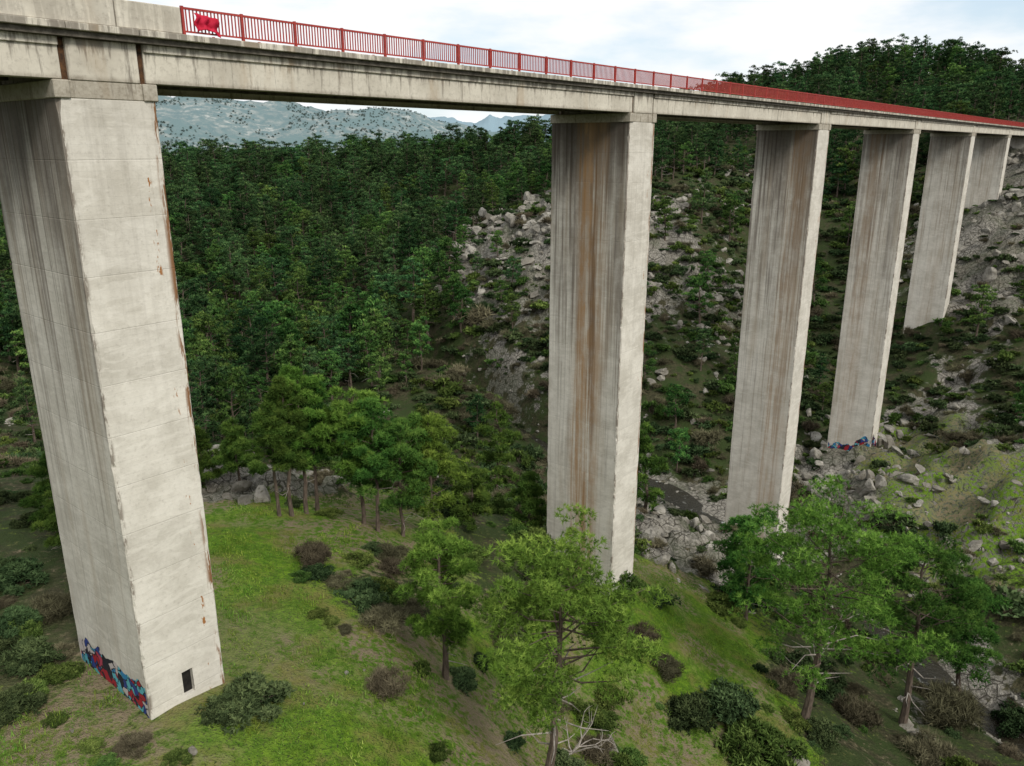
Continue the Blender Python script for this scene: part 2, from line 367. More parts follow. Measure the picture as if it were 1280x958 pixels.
M_ground = ground_mat()
M_bark = simple('pine_bark', (.06, .045, .033), (.17, .13, .10), 3, mp=(2, 2, .5))
M_dead = simple('dead_wood', (.22, .19, .16), (.42, .38, .33), 4)
M_needle_f = leaf_mat('pine_needles_bright', (.028, .055, .012), (.115, .205, .026), (.25, .36, .055), .22, .2)
M_needle_m = leaf_mat('pine_needles_mid', (.016, .038, .011), (.064, .135, .022), (.15, .245, .04), .22, .35)
M_needle_d = leaf_mat('pine_needles_forest', (.009, .020, .010), (.036, .078, .026), (.11, .185, .055), 0, .95)
M_needle_b = leaf_mat('pine_needles_young', (.012, .028, .010), (.055, .115, .025), (.15, .24, .05), 0, .85)
M_oak = leaf_mat('holm_oak_leaves', (.011, .017, .008), (.036, .058, .022), (.085, .12, .045), 0)
M_bushg = leaf_mat('green_shrub_leaves', (.02, .038, .009), (.06, .098, .02), (.13, .18, .04), 0)
M_brown = leaf_mat('dry_shrub_twigs', (.035, .03, .018), (.095, .082, .05), (.17, .15, .09), 0)
M_grassb = leaf_mat('grass_blades', (.045, .085, .008), (.11, .195, .016), (.21, .26, .05), 0)
M_rock = rock_mat()
M_beam = beam_mat()
M_para = beam_mat('parapet_concrete', .35)
M_graf = graffiti_mat()
M_asph = simple('asphalt', (.04, .04, .042), (.06, .06, .06), 8, .9)
M_rail = simple('red_rail_paint', (.30, .028, .022), (.42, .06, .045), 3, .5, .0, None, .3)
M_joint = simple('rusty_joint', (.03, .02, .015), (.16, .075, .03), 4)
M_undershade = simple('weathered_shaded_concrete', (.06, .052, .04), (.18, .16, .13), 3)  # weathered, and darkened to paint in the shade under deck and ledge
M_cloth = simple('crimson_cloth', (.45, .008, .03), (.6, .02, .06), 3, .7)

# ------------------------------------------------------------------ mesh helpers
def mesh_tri(name, V, T, mats, mi=None, val=None, smooth=False):
    me = bpy.data.meshes.new(name)
    V = np.asarray(V, np.float32); T = np.asarray(T, np.int32)
    me.vertices.add(len(V)); me.vertices.foreach_set('co', V.ravel())
    k = T.shape[1]
    me.loops.add(T.size); me.loops.foreach_set('vertex_index', T.ravel())
    me.polygons.add(len(T)); me.polygons.foreach_set('loop_start', np.arange(0, T.size, k, dtype=np.int32))
    me.polygons.foreach_set('loop_total', np.full(len(T), k, np.int32))
    for m in mats: me.materials.append(m)
    if mi is not None: me.polygons.foreach_set('material_index', np.asarray(mi, np.int32))
    me.polygons.foreach_set('use_smooth', np.full(len(T), smooth))
    if val is not None:
        a = me.attributes.new('val', 'FLOAT', 'POINT'); a.data.foreach_set('value', np.asarray(val, np.float32))
    me.update(calc_edges=True); me.validate()
    return me
def obj(name, me, loc=(0, 0, 0), rz=0, parent=None, coll=None):
    o = bpy.data.objects.new(name, me); o.location = loc; o.rotation_euler[2] = rz
    (coll or scene.collection).objects.link(o)
    if parent: o.parent = parent
    return o
class Boxes:
    def __init__(s): s.V = []; s.F = []
    def add(s, x0, x1, y0, y1, z0, z1):
        b = len(s.V)
        s.V += [(x0,y0,z0),(x1,y0,z0),(x1,y1,z0),(x0,y1,z0),(x0,y0,z1),(x1,y0,z1),(x1,y1,z1),(x0,y1,z1)]
        s.F += [(b,b+3,b+2,b+1),(b+4,b+5,b+6,b+7),(b,b+1,b+5,b+4),(b+1,b+2,b+6,b+5),(b+2,b+3,b+7,b+6),(b+3,b,b+4,b+7)]
    def make(s, name, mat, parent=None, bevel=0):
        me = mesh_tri(name, s.V, s.F, [mat]); o = obj(name, me, parent=parent)
        if bevel:
            m = o.modifiers.new('b', 'BEVEL'); m.width = bevel; m.segments = 1
        return o
class Geo:
    def __init__(s): s.V = []; s.T = []; s.M = []; s.val = []; s.n = 0
    def add(s, V, T, m, val):
        s.V.append(V); s.T.append(T+s.n); s.M.append(np.full(len(T), m)); s.val.append(np.broadcast_to(val, len(V))); s.n += len(V)
    def tube(s, pts, rad, sides=6, m=0):
        pts = np.asarray(pts, float); k = len(pts)
        tan = np.gradient(pts, axis=0); tan /= np.linalg.norm(tan, axis=1)[:, None]+1e-9
        ref = np.array([0.3, .2, 1.]) if abs(tan[0, 2]) < .8 else np.array([1., .1, 0])
        a = np.cross(tan, ref); a /= np.linalg.norm(a, axis=1)[:, None]; b = np.cross(tan, a)
        th = np.arange(sides)*2*math.pi/sides
        V = pts[:, None]+(a[:, None]*np.cos(th)[None, :, None]+b[:, None]*np.sin(th)[None, :, None])*np.asarray(rad)[:, None, None]
        V = V.reshape(-1, 3); T = []
        for i in range(k-1):
            for j in range(sides):
                p = i*sides+j; q = i*sides+(j+1) % sides
                T += [(p, q, q+sides), (p, q+sides, p+sides)]
        s.add(V, np.array(T), m, .5)
    def blades(s, cen, dirs, L, w, val, m=1):
        n = len(cen)
        rnd = R.randn(n, 3); side = np.cross(dirs, rnd); side /= np.linalg.norm(side, axis=1)[:, None]+1e-9
        L = np.broadcast_to(L, n)[:, None]; w = np.broadcast_to(w, n)[:, None]
        V = np.stack([cen-side*w/2, cen+side*w/2, cen+dirs*L], 1).reshape(-1, 3)
        s.add(V, np.arange(3*n).reshape(-1, 3), m, np.repeat(val, 3))
    def mesh(s, name, mats):
        return mesh_tri(name, np.concatenate(s.V), np.concatenate(s.T), mats, np.concatenate(s.M), np.concatenate(s.val))
def unit(v): return v/(np.linalg.norm(v, axis=-1, keepdims=True)+1e-9)
def tufts(g, centers, radii, per, nbl, L, w, zsq=.65, up=.5, vb=0., m=1):
    cs = []; vs = []; ds = []
    for c, r in zip(centers, radii):
        k = max(3, int(per*(.6+.8*R.rand())))
        d = unit(R.randn(k, 3)); d[:, 2] = np.abs(d[:, 2])*1.1-.35
        rad = r*(R.rand(k)**.4)
        p = d*rad[:, None]; p[:, 2] *= zsq
        cs.append(c+p); ds.append(unit(d+np.array([0, 0, up])))
        vs.append(np.clip(.12+.55*(rad/r)*(d[:, 2]+.45)+.25*R.rand(k)+(R.rand()-.5)*.35+vb, 0, 1))  # sunlit tops and shaded clump interiors painted into the blade value
    cs = np.concatenate(cs); ds = np.concatenate(ds); vs = np.concatenate(vs)
    n = len(cs)
    cc = np.repeat(cs, nbl, 0)
    dd = unit(np.repeat(ds, nbl, 0)*.75+unit(R.randn(n*nbl, 3)))
    g.blades(cc, dd, L*(.6+.7*R.rand(n*nbl)), w, np.clip(np.repeat(vs, nbl)+(R.rand(n*nbl)-.5)*.15, 0, 1), m)
def pine(name, h, cr, base=.35, shape='cone', nl=26, per=30, nbl=12, L=.22, w=.035, sides=7, mat=None, lean=.015, bare=5, tr=.018, csz=1., zsq=.75):
    g = Geo()
    k = 9; t = np.linspace(0, 1, k)
    lx = (np.cumsum(R.randn(k))*.009+lean*R.randn()*t)*h; ly = (np.cumsum(R.randn(k))*.009+lean*R.randn()*t)*h
    lx -= lx[0]; ly -= ly[0]
    tp = np.stack([lx, ly, t*h*.97-.6*(t == 0)], 1)
    tr_ = h*tr*(1-t*.88)+.02; tr_[0] *= 1.25
    g.tube(tp, tr_, sides, 0)
    def tpos(q): return np.array([np.interp(q, t, tp[:, i]) for i in range(3)])
    cen = []; rad = []
    ang = R.rand()*6.28
    for i in range(nl):
        u = (i+.5)/nl; q = base+(1-base)*u*.98
        ang += 2.4+R.randn()*.35
        if shape == 'cone': pr = (1-u)**.75*min(1, .55+u*3)+.1
        elif shape == 'flat': pr = math.sin(math.pi*min(1, .28+.62*u))**.8+.05
        else: pr = math.sin(math.pi*(.2+.72*u))**.7
        ln = cr*pr*(.6+.5*R.rand()); rise = (.15+.45*u+.2*R.randn())*ln
        p0 = tpos(q*.96); dirr = np.array([math.cos(ang), math.sin(ang), 0])
        e = p0+dirr*ln+np.array([0, 0, rise]); mid = (p0+e)/2+R.randn(3)*ln*.07-np.array([0, 0, ln*.05])
        g.tube([p0, mid, e], [h*tr*.33*(1-u*.6), h*tr*.2*(1-u*.6), .012], 4, 0)
        for f in (1., .78, .55) if ln > cr*.35 else (1.,):
            if f < .6 and R.rand() < .35: continue
            pt = (e if f == 1 else p0*(1-f)+e*f)+R.randn(3)*cr*.11
            cen.append(pt); rad.append(cr*(.15+.17*R.rand())*csz)
    cen.append(tpos(.99)); rad.append(cr*.22)
    for i in range(bare):
        q = base*(.45+.75*R.rand()); a = R.rand()*6.28; p0 = tpos(q); ln = cr*(.3+.5*R.rand())
        e = p0+np.array([math.cos(a)*ln, math.sin(a)*ln, ln*.25*R.randn()])
        g.tube([p0, (p0+e)/2+R.randn(3)*ln*.1, e], [h*tr*.22, h*tr*.14, .01], 4, 2)
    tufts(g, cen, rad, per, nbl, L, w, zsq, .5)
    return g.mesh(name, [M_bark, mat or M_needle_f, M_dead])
def shrub(name, mat, n=14, per=26, nbl=5, L=.2, w=.12, sq=.75, up=.4, twig=True):
    g = Geo()
    cen = []; rad = []
    for i in range(n):
        a = R.rand()*6.28; r = .85*R.rand()**.6; z = .2+.7*(1-r)*R.rand()+.2*R.rand()
        cen.append(np.array([math.cos(a)*r, math.sin(a)*r, z*sq])); rad.append(.18+.22*R.rand())
        if twig: g.tube([(0, 0, -.1), cen[-1]*np.array([.5, .5, .6]), cen[-1]], [.035, .02, .008], 3, 0)
    tufts(g, cen, rad, per, nbl, L, w, .85, up)
    return g.mesh(name, [M_bark, mat, M_dead])
def rockmesh(name, seed, sub=3, parts=1):
    import bmesh
    from mathutils import noise
    bm = bmesh.new(); rs = np.random.RandomState(seed)
    for pt in range(parts):
        geo = bmesh.ops.create_icosphere(bm, subdivisions=sub, radius=1)
        off = np.array([rs.randn()*.6, rs.randn()*.6, rs.randn()*.15])*(pt > 0); s_ = np.array([.6+.5*rs.rand(), .6+.5*rs.rand(), .45+.4*rs.rand()])*(1 if pt == 0 else .65)
        pl = [(unit(rs.randn(3)), .38+.3*rs.rand()) for _ in range(12)]
        for v in geo['verts']:
            c = np.array(v.co)
            for nrm, dd in pl:
                e = c@nrm-dd
                if e > 0: c = c-nrm*e
            c = c*(1+.10*noise.noise(Vector(c*2.5+seed))+.06*noise.noise(Vector(c*7+seed)))
            v.co = c*s_+off
    me = bpy.data.meshes.new(name); bm.to_mesh(me); bm.free(); me.materials.append(M_rock); return me

def library(name, meshes):
    c = bpy.data.collections.new(name)
    for i, m in enumerate(meshes):
        o = bpy.data.objects.new('%s_%02d' % (name, i), m); c.objects.link(o)
    return c
def scatter(name, pts, scl, rot, coll, idx=None):
    n = len(pts)
    me = bpy.data.meshes.new(name); me.vertices.add(n); me.vertices.foreach_set('co', np.asarray(pts, np.float32).ravel())
    k = len(coll.objects)
    if idx is None: idx = R.randint(0, k, n)
    for nm, ty, dt, ar in (('scl', 'FLOAT_VECTOR', 'vector', scl), ('rot', 'FLOAT_VECTOR', 'vector', rot), ('idx', 'INT', 'value', idx)):
        a = me.attributes.new(nm, ty, 'POINT'); a.data.foreach_set(dt, np.asarray(ar).astype(np.int32 if ty == 'INT' else np.float32).ravel())
    o = obj(name, me)
    ng = bpy.data.node_groups.new(name, 'GeometryNodeTree')
    ng.interface.new_socket('Geometry', in_out='INPUT', socket_type='NodeSocketGeometry')
    ng.interface.new_socket('Geometry', in_out='OUTPUT', socket_type='NodeSocketGeometry')
    N = ng.nodes; gi = N.new('NodeGroupInput'); go = N.new('NodeGroupOutput')
    ci = N.new('GeometryNodeCollectionInfo'); ci.inputs['Collection'].default_value = coll
    ci.inputs['Separate Children'].default_value = True; ci.inputs['Reset Children'].default_value = True
    ip = N.new('GeometryNodeInstanceOnPoints'); ip.inputs['Pick Instance'].default_value = True
    def na(nm, dt):
        a = N.new('GeometryNodeInputNamedAttribute'); a.data_type = dt; a.inputs['Name'].default_value = nm; return a.outputs['Attribute']
    L = ng.links
    L.new(gi.outputs[0], ip.inputs['Points']); L.new(ci.outputs[0], ip.inputs['Instance'])
    L.new(na('idx', 'INT'), ip.inputs['Instance Index']); L.new(na('scl', 'FLOAT_VECTOR'), ip.inputs['Scale']); L.new(na('rot', 'FLOAT_VECTOR'), ip.inputs['Rotation'])
    L.new(ip.outputs[0], go.inputs[0])
    md = o.modifiers.new('scatter', 'NODES'); md.node_group = ng
    return o

# ------------------------------------------------------------------ ground sheet
NG = 660
u = np.linspace(-1, 1, NG); k = 6.2; a = 7000/math.sinh(k)
gx = a*np.sinh(k*u); gy = 60+a*np.sinh(k*u)
X, Y = np.meshgrid(gx, gy); X = X.ravel(); Y = Y.ravel()
cv = cover(X, Y); Z = H(X, Y, cv)
ii = np.arange(NG*NG).reshape(NG, NG)
Q = np.stack([ii[:-1, :-1], ii[:-1, 1:], ii[1:, 1:], ii[1:, :-1]], -1).reshape(-1, 4)
gme = mesh_tri('ground', np.stack([X, Y, Z], 1), Q, [M_ground], smooth=True)
ca = gme.attributes.new('cover', 'FLOAT_COLOR', 'POINT')
ca.data.foreach_set('color', np.stack([cv[:, 3], np.maximum(cv[:, 0], cv[:, 1]), cv[:, 2], np.ones(len(X))], 1).astype(np.float32).ravel())
pd, _ = polyd(X, Y, PATH)
pier_ap = np.exp(-(polyd(X, Y, np.array([br(s, 3.3)+(0,) for s in (13, 16)]))[0]/5.0)**2)*.6
for nm, v in (('soil', np.clip(np.exp(-(pd/.6)**2)+pier_ap, 0, 1)), ('far', ss(480, 800, np.hypot(X, Y))), ('far_haze', .5*ss(900, 2500, np.hypot(X, Y))+.48*ss(3000, 4500, np.hypot(X, Y)))):  # last mask sets how strongly distance haze tints the ground colour
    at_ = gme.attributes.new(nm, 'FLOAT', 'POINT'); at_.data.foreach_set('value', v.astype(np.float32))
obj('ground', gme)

# stream water
wv = []; wf = []
seg = []
for p, q in zip(ST[:-1], ST[1:]):
    for f in np.linspace(0, 1, 12, endpoint=False): seg.append(p*(1-f)+q*f)
seg = np.array(seg); seg[:, 0] = np.convolve(np.pad(seg[:, 0], 4, 'edge'), np.ones(9)/9, 'valid'); seg[:, 1] = np.convolve(np.pad(seg[:, 1], 4, 'edge'), np.ones(9)/9, 'valid')
tn = unit(np.gradient(seg[:, :2], axis=0)); nr = np.stack([-tn[:, 1], tn[:, 0]], 1)
for i in range(len(seg)):
    for sgn in (-1, 1):
        wv.append((seg[i, 0]+sgn*nr[i, 0]*2.6, seg[i, 1]+sgn*nr[i, 1]*2.6, seg[i, 2]-(.4 if i < 36 else .62)))
for i in range(len(seg)-1): wf.append((2*i, 2*i+1, 2*i+3, 2*i+2))
t = NT('stream_water'); tc = t.n('ShaderNodeTexCoord').outputs['Object']
nz = t.noise(tc, 2.5, 4, .6); foam = t.ramp(t.noise(tc, .9, 5, .75), .60, .68)
t.bsdf(t.mix(foam, (.025, .022, .014), (.32, .33, .30)), .25, t.bump(nz, .9, .2), .25)
obj('stream_water', mesh_tri('stream_water', wv, wf, [t.m]))

# ------------------------------------------------------------------ bridge
bridge = bpy.data.objects.new('viaduct_bridge', None); scene.collection.objects.link(bridge)
o0 = br(0, 0); bridge.location = (o0[0], o0[1], 0); bridge.rotation_euler[2] = math.atan2(dv[1], dv[0])
PW = 3.5; PD = 6.6
SR = [-22.2, 16.08, 53.34, 90.96, 129.42, 169.6, 208.2, 246.5]
CAPZ = 1.55
specs = [(0,3,.6),(.0,3,.8),(.9,2.9,.95),(.4,1.5,.85),(.3,4.4,.7),(.1,3,.5),(.1,3,.45),(0,3,.4)]
def make_pier(i, s1):
    s0 = s1-PW
    q = [br(s, b) for s in (s0, s1) for b in (0, PD)]
    gz = min(float(H(x, y)[0]) for x, y in q)
    z0 = gz-3; h = CAPZ-z0; nz_ = max(4, int(h/.25))
    zs = np.linspace(z0, CAPZ, nz_); V = []
    for zz in zs:
        cs = [.035+.04*float(vn(np.array([zz*1.9+i*7]), np.array([c*9.3]), 3)[0])**2+(.09*max(0, float(vn(np.array([zz*3.1+i*3]), np.array([c*5.3]), 8)[0])-.75)/.25) for c in range(4)]
        V += [(cs[0],0),(PW-cs[1],0),(PW,cs[1]),(PW,PD-cs[2]),(PW-cs[2],PD),(cs[3],PD),(0,PD-cs[3]),(0,cs[0])]
    V = [(v[0], v[1], zs[k//8]-CAPZ) for k, v in enumerate(V)]
    Fq = []
    for r in range(nz_-1):
        for c in range(8):
            p = r*8+c; q2 = r*8+(c+1) % 8
            Fq.append((p, q2, q2+8, p+8))
    rs, ry, dk = specs[i]
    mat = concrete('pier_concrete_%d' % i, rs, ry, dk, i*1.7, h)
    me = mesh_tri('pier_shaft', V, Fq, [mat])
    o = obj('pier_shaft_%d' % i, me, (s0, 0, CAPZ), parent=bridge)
    b = Boxes(); b.add(s0-.07, s0+.46, -.10, PD+.1, CAPZ, 2.14); b.add(s1-.46, s1+.07, -.10, PD+.1, CAPZ, 2.14)
    b.add(s0+.46, s1-.46, -.02, PD+.02, CAPZ, 2.14)
    b.add(s0+.52, s1-.52, -.05, .5, 2.14, 3.5); b.add(s0+.52, s1-.52, 6.1, PD+.05, 2.14, 3.5)
    b.add(s0+.6, s1-.6, .5, 6.1, 2.14, 3.4)
    b.make('pier_head_%d' % i, M_beam, bridge, .03)
    b = Boxes(); b.add(s0+.28, s0+.52, .10, .45, 2.14, 3.5); b.add(s1-.52, s1-.28, .10, .45, 2.14, 3.5)
    b.make('expansion_joint_%d' % i, M_joint, bridge)
    return o, gz
pz = []
for i, s1 in enumerate(SR): pz.append(make_pier(i, s1))
ends = [-62]+[v for s1 in SR for v in (s1-PW+.28, s1-.28)]+[256]
b = Boxes(); b2 = Boxes(); b3 = Boxes()
for a_, c_ in zip(ends[::2], ends[1::2]):
    b.add(a_, c_, 0, .5, 2.16, 3.5); b.add(a_, c_, 6.1, 6.6, 2.16, 3.5)
    b3.add(a_+.1, c_-.1, 2., 2.4, 2.3, 3.5); b3.add(a_+.1, c_-.1, 4.2, 4.6, 2.3, 3.5)
    b2.add(a_, c_, -.10, -.002, 3.22, 3.5)
    for j in range(1, 5):
        xx = a_+(c_-a_)*j/5; b3.add(xx-.12, xx+.12, .502, 6.098, 2.5, 3.45)
b.make('girders', M_beam, bridge, .02); b2.make('girder_top_flange', M_beam, bridge, .015); b3.make('inner_beams', M_undershade, bridge)
b = Boxes(); b.add(-62, 256, -.34, 6.94, 3.502, 3.70); b.make('deck_slab', M_undershade, bridge)  # dark edge colour also paints the shadow strip below the kerb
b = Boxes()
x = -62.
while x < 420:
    L_ = 2.5
    b.add(x+.012, x+L_-.012, -.55+R.rand()*.03, .30, 3.702, 3.92+R.rand()*.02)
    b.add(x+.012, x+L_-.012, 6.3, 7.15, 3.702, 3.93)
    x += L_
b.make('edge_kerb', M_beam, bridge, .02)
b = Boxes(); b.add(-400, 700, .31, 6.29, 3.6, 3.80); b.make('road_surface', M_asph, bridge)
t = NT('white_line_paint'); t.bsdf((.75, .75, .72), .7)
b = Boxes(); b.add(-400, 700, .75, .87, 3.80, 3.805); b.add(-400, 700, 5.73, 5.85, 3.80, 3.805)
for xx in range(-400, 700, 9): b.add(xx, xx+4, 3.24, 3.36, 3.80, 3.805)
b.make('lane_markings', t.m, bridge)
SX = 17.35
b = Boxes()
x = -62.
while x < SX-.2:
    e = min(x+4.8, SX-.08); b.add(x+.02, e-.02, -.36, -.10, 3.94, 4.86); x += 4.8
b.make('concrete_parapet', M_para, bridge, .03)
b = Boxes()
for yy, st in ((-.28, SX), (6.85, -62.)):
    x = st; pn = 2.5
    while x < 330:
        b.add(x-.05, x+.05, yy-.05, yy+.05, 3.94, 4.93)
        b.add(x+.05, x+pn-.05, yy-.035, yy+.035, 4.82, 4.90); b.add(x+.05, x+pn-.05, yy-.025, yy+.025, 4.03, 4.09)
        npk = 17
        for j in range(1, npk):
            q = x+pn*j/npk; b.add(q-.024, q+.024, yy-.015, yy+.015, 4.09, 4.82)
        x += pn
b.make('red_railing', M_rail, bridge)
# door opening in first pier
shaft = pz[1][0]
gdoor = float(H(*br(14.4, -.1))[0])
cut = Boxes(); cut.add(1.55, 2.05, -1, 1.4, gdoor+.25-CAPZ, gdoor+1.45-CAPZ)
co = obj('cutter', mesh_tri('cutter', cut.V, cut.F, [M_joint]), (SR[1]-PW, 0, CAPZ), parent=bridge)
caps = shaft.data
import bmesh
bm = bmesh.new(); bm.from_mesh(caps)
bmesh.ops.holes_fill(bm, edges=[e for e in bm.edges if e.is_boundary], sides=0); bmesh.ops.recalc_face_normals(bm, faces=bm.faces); bm.to_mesh(caps); bm.free()
md = shaft.modifiers.new('d', 'BOOLEAN'); md.object = co; md.operation = 'DIFFERENCE'; md.solver = 'EXACT'
bpy.context.view_layer.update()
dg = bpy.context.evaluated_depsgraph_get()
nm = bpy.data.meshes.new_from_object(shaft.evaluated_get(dg)); shaft.modifiers.clear(); shaft.data = nm
bpy.data.objects.remove(co)
s0 = SR[1]-PW; zd = gdoor+.25
M_black = simple('doorway_darkness', (.012, .011, .010), (.03, .026, .022), 5)  # near-black colour paints the darkness inside the door opening
b = Boxes(); b.add(s0+1.555, s0+2.045, .22, .27, zd+.005, zd+1.195); b.make('added_doorway_darkness_panel', M_black, bridge)  # panel added in the recess to make the opening read dark
# graffiti skins
def graffiti(i, face, hgt):
    s0 = SR[i]-PW; V = []; N_ = 40
    for j in range(N_+1):
        f = j/N_
        if face == 'side': s, bb = s0-.006, .16+f*(PD-.32)
        else: s, bb = s0+.16+f*(PW-.32), -.006
        x, y = br(s-(.3 if face == 'side' else 0), bb); g = float(H(x, y)[0])
        top = g+hgt*(.6+.8*float(fbm(np.array([f*9.+i]), np.array([1.]), 3, 2)[0]))
        V += [(s, bb, g-1), (s, bb, top)]
    Fq = [(2*j, 2*j+2, 2*j+3, 2*j+1) for j in range(N_)]
    obj('graffiti_%d_%s' % (i, face), mesh_tri('graffiti', V, Fq, [M_graf]), parent=bridge)
graffiti(1, 'side', 1.4); graffiti(4, 'side', 1.1); graffiti(4, 'front', 1.1)
# crimson cloth tied on the railing
g = []; fq = []
for r in range(9):
    for c in range(13):
        uu = c/12; vv = r/8
        g.append((17.75+uu*1.0+.05*math.sin(vv*9), -.40-.07*math.sin(uu*17+vv*2)-.04*math.sin(vv*7), 4.72-.12*uu-vv*.66*(1-.25*math.sin(uu*3.1))))
for r in range(8):
    for c in range(12):
        p_ = r*13+c; fq.append((p_, p_+1, p_+14, p_+13))
o = obj('crimson_cloth', mesh_tri('crimson_cloth', g, fq, [M_cloth], smooth=True), parent=bridge); md = o.modifiers.new('s', 'SOLIDIFY'); md.thickness = .02

# ------------------------------------------------------------------ individual pines
def place_pine(bx, by, ty, wpx, shape='round', base=.35, mat=None, hi=1., name='pine_tree', fwd=None, **kw):
    if fwd is None: x, y, z = hit(bx, by, HH)
    else:
        a_, _ = ray(bx, by); x, y = a_*fwd, fwd; z = float(H(x, y)[0])
    _, bt = ray(bx, ty); h = bt*y-z
    a0, b0 = ray(bx, (by+ty)/2); fwpx = F*CP+(479-(by+ty)/2)*SP
    cr = wpx/fwpx*y/2
    far = max(1, y/38)
    me = pine(name, h*.98, cr*.92, base, shape, nl=int(30*hi), per=int(46*hi), nbl=12 if y < 60 else 8, L=.25*far**.6, w=(.042 if y < 60 else .055)*far**.8, mat=mat or M_needle_f, **kw)
    return obj(name, me, (x, y, z-.2))
place_pine(682, 992, 676, 230, 'flat', .50, hi=1.3, bare=14, csz=1.0, zsq=.6)
place_pine(556, 846, 645, 96, 'round', .28, hi=1.1, csz=1.1)
place_pine(1003, 905, 632, 225, 'flat', .40, hi=1.3, mat=M_needle_f, bare=14, csz=.95, zsq=.6)
place_pine(1128, 905, 672, 130, 'flat', .40, mat=M_needle_m, bare=10, zsq=.6)
place_pine(1195, 880, 720, 80, 'round', .35, mat=M_needle_m, bare=10)
place_pine(932, 775, 642, 95, 'round', .2, mat=M_needle_m)
for q in [(350,645,488,72),(366,645,462,68),(383,642,454,70),(397,640,470,74),(455,655,480,92),(472,664,492,86),(503,670,518,90),(540,668,512,104)]:
    place_pine(*q, 'round' if q[0] % 2 else 'cone', .42 if q[0] < 480 else .28, mat=M_needle_m if q[0] not in (540, 383, 455) else M_needle_f, hi=.95, tr=.014, csz=1.15)
for q in [(620,622,500,70),(805,640,525,64),(72,660,560,70),(590,660,580,60),(700,660,585,60),(660,665,590,60),(85,690,600,60),(300,600,520,50),(255,610,530,50)]:
    place_pine(*q, 'cone', .15, mat=M_needle_m, hi=.75)

# ------------------------------------------------------------------ pine forest
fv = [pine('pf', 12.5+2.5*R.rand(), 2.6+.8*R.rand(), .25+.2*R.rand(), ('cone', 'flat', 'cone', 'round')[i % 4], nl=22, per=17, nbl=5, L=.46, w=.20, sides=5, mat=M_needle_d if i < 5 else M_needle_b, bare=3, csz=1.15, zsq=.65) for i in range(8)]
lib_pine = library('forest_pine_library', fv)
def cand(step, r0, r1, azm):
    gx_, gy_ = np.meshgrid(np.arange(-r1, r1, step), np.arange(-20, r1, step))
    x = gx_.ravel()+(R.rand(gx_.size)-.5)*step*.95; y = gy_.ravel()+(R.rand(gx_.size)-.5)*step*.95
    r = np.hypot(x, y); az = np.degrees(np.arctan2(x, y))
    k_ = (r > r0) & (r < r1) & (np.abs(az) < azm)
    return x[k_], y[k_]
def clear(x, y, m=1.5, up=0):
    s = x*dv[0]+y*dv[1]; b_ = x*nb[0]+y*nb[1]-D
    ok = np.ones(len(x), bool)
    for s1 in SR: ok &= ~((s > s1-PW-m) & (s < s1+m) & (b_ > -m) & (b_ < PD+m))
    ok &= ~((s > 190-up) & (s < 420) & (b_ > -3-m) & (b_ < 10+m))
    return ok
x, y = cand(5.5, 66, 460, 46)
c_ = cover(x, y); dS, _ = polyd(x, y, ST)
s_ = x*dv[0]+y*dv[1]; b_ = x*nb[0]+y*nb[1]-D
k_ = (R.rand(len(x)) < c_[:, 0]**1.2*.9*(.7+.55*ss(.35,.5,fbm(x/22,y/22,3,55)))) & clear(x, y, 3) & (dS > 3) & ~((b_ > -6) & (b_ < 13) & (s_ > 150)) & ~((c_[:, 0] < .5) & (np.hypot(x, y) < 90))
x, y, c_ = x[k_], y[k_], c_[k_]
z = H(x, y, c_)-.3
rr = np.hypot(x, y)
big = fbm(x/40, y/40, 3, 77)
sc = (.5+.75*R.rand(len(x))+.4*(big-.5))*np.where(c_[:, 0] < .6, .72, 1)*(1-.15*ss(130,100,rr))
idx = np.where(R.rand(len(x)) < .6*ss(100,140,rr)*(1-ss(180, 280, rr))+.12, 5+R.randint(0, 3, len(x)), R.randint(0, 5, len(x)))
nF = len(x)
scatter('pine_forest', np.stack([x, y, z], 1), np.stack([sc*(.85+.35*R.rand(len(x))), sc*(.85+.35*R.rand(len(x))), sc], 1), np.stack([R.randn(len(x))*.03, R.randn(len(x))*.03, R.rand(len(x))*6.28], 1), lib_pine, idx)
# distant woodland
n_ = 20000
az = np.radians(-42+50*R.rand(n_)); r = 900+2300*R.rand(n_)**.8; x = r*np.sin(az); y = r*np.cos(az)
k_ = fbm(x/110, y/110, 3, 5) > .5; x, y = x[k_], y[k_]; z = Hbase(x, y)-.5
sc = .3+.3*R.rand(len(x))
lib_far = library('distant_tree_library', [pine('dt', 10, 4, .05, 'round', nl=8, per=5, nbl=4, L=1.6, w=1.1, sides=4, mat=leaf_mat('distant_foliage', (.10,.145,.13), (.13,.175,.15), (.16,.20,.16), 0), bare=0) for i in range(3)])  # foliage colour paled towards the haze-tinted hills
scatter('distant_woodland', np.stack([x, y, z], 1), np.stack([sc*1.5, sc*1.5, sc*.8], 1), np.stack([sc*0, sc*0, sc*9], 1), lib_far)

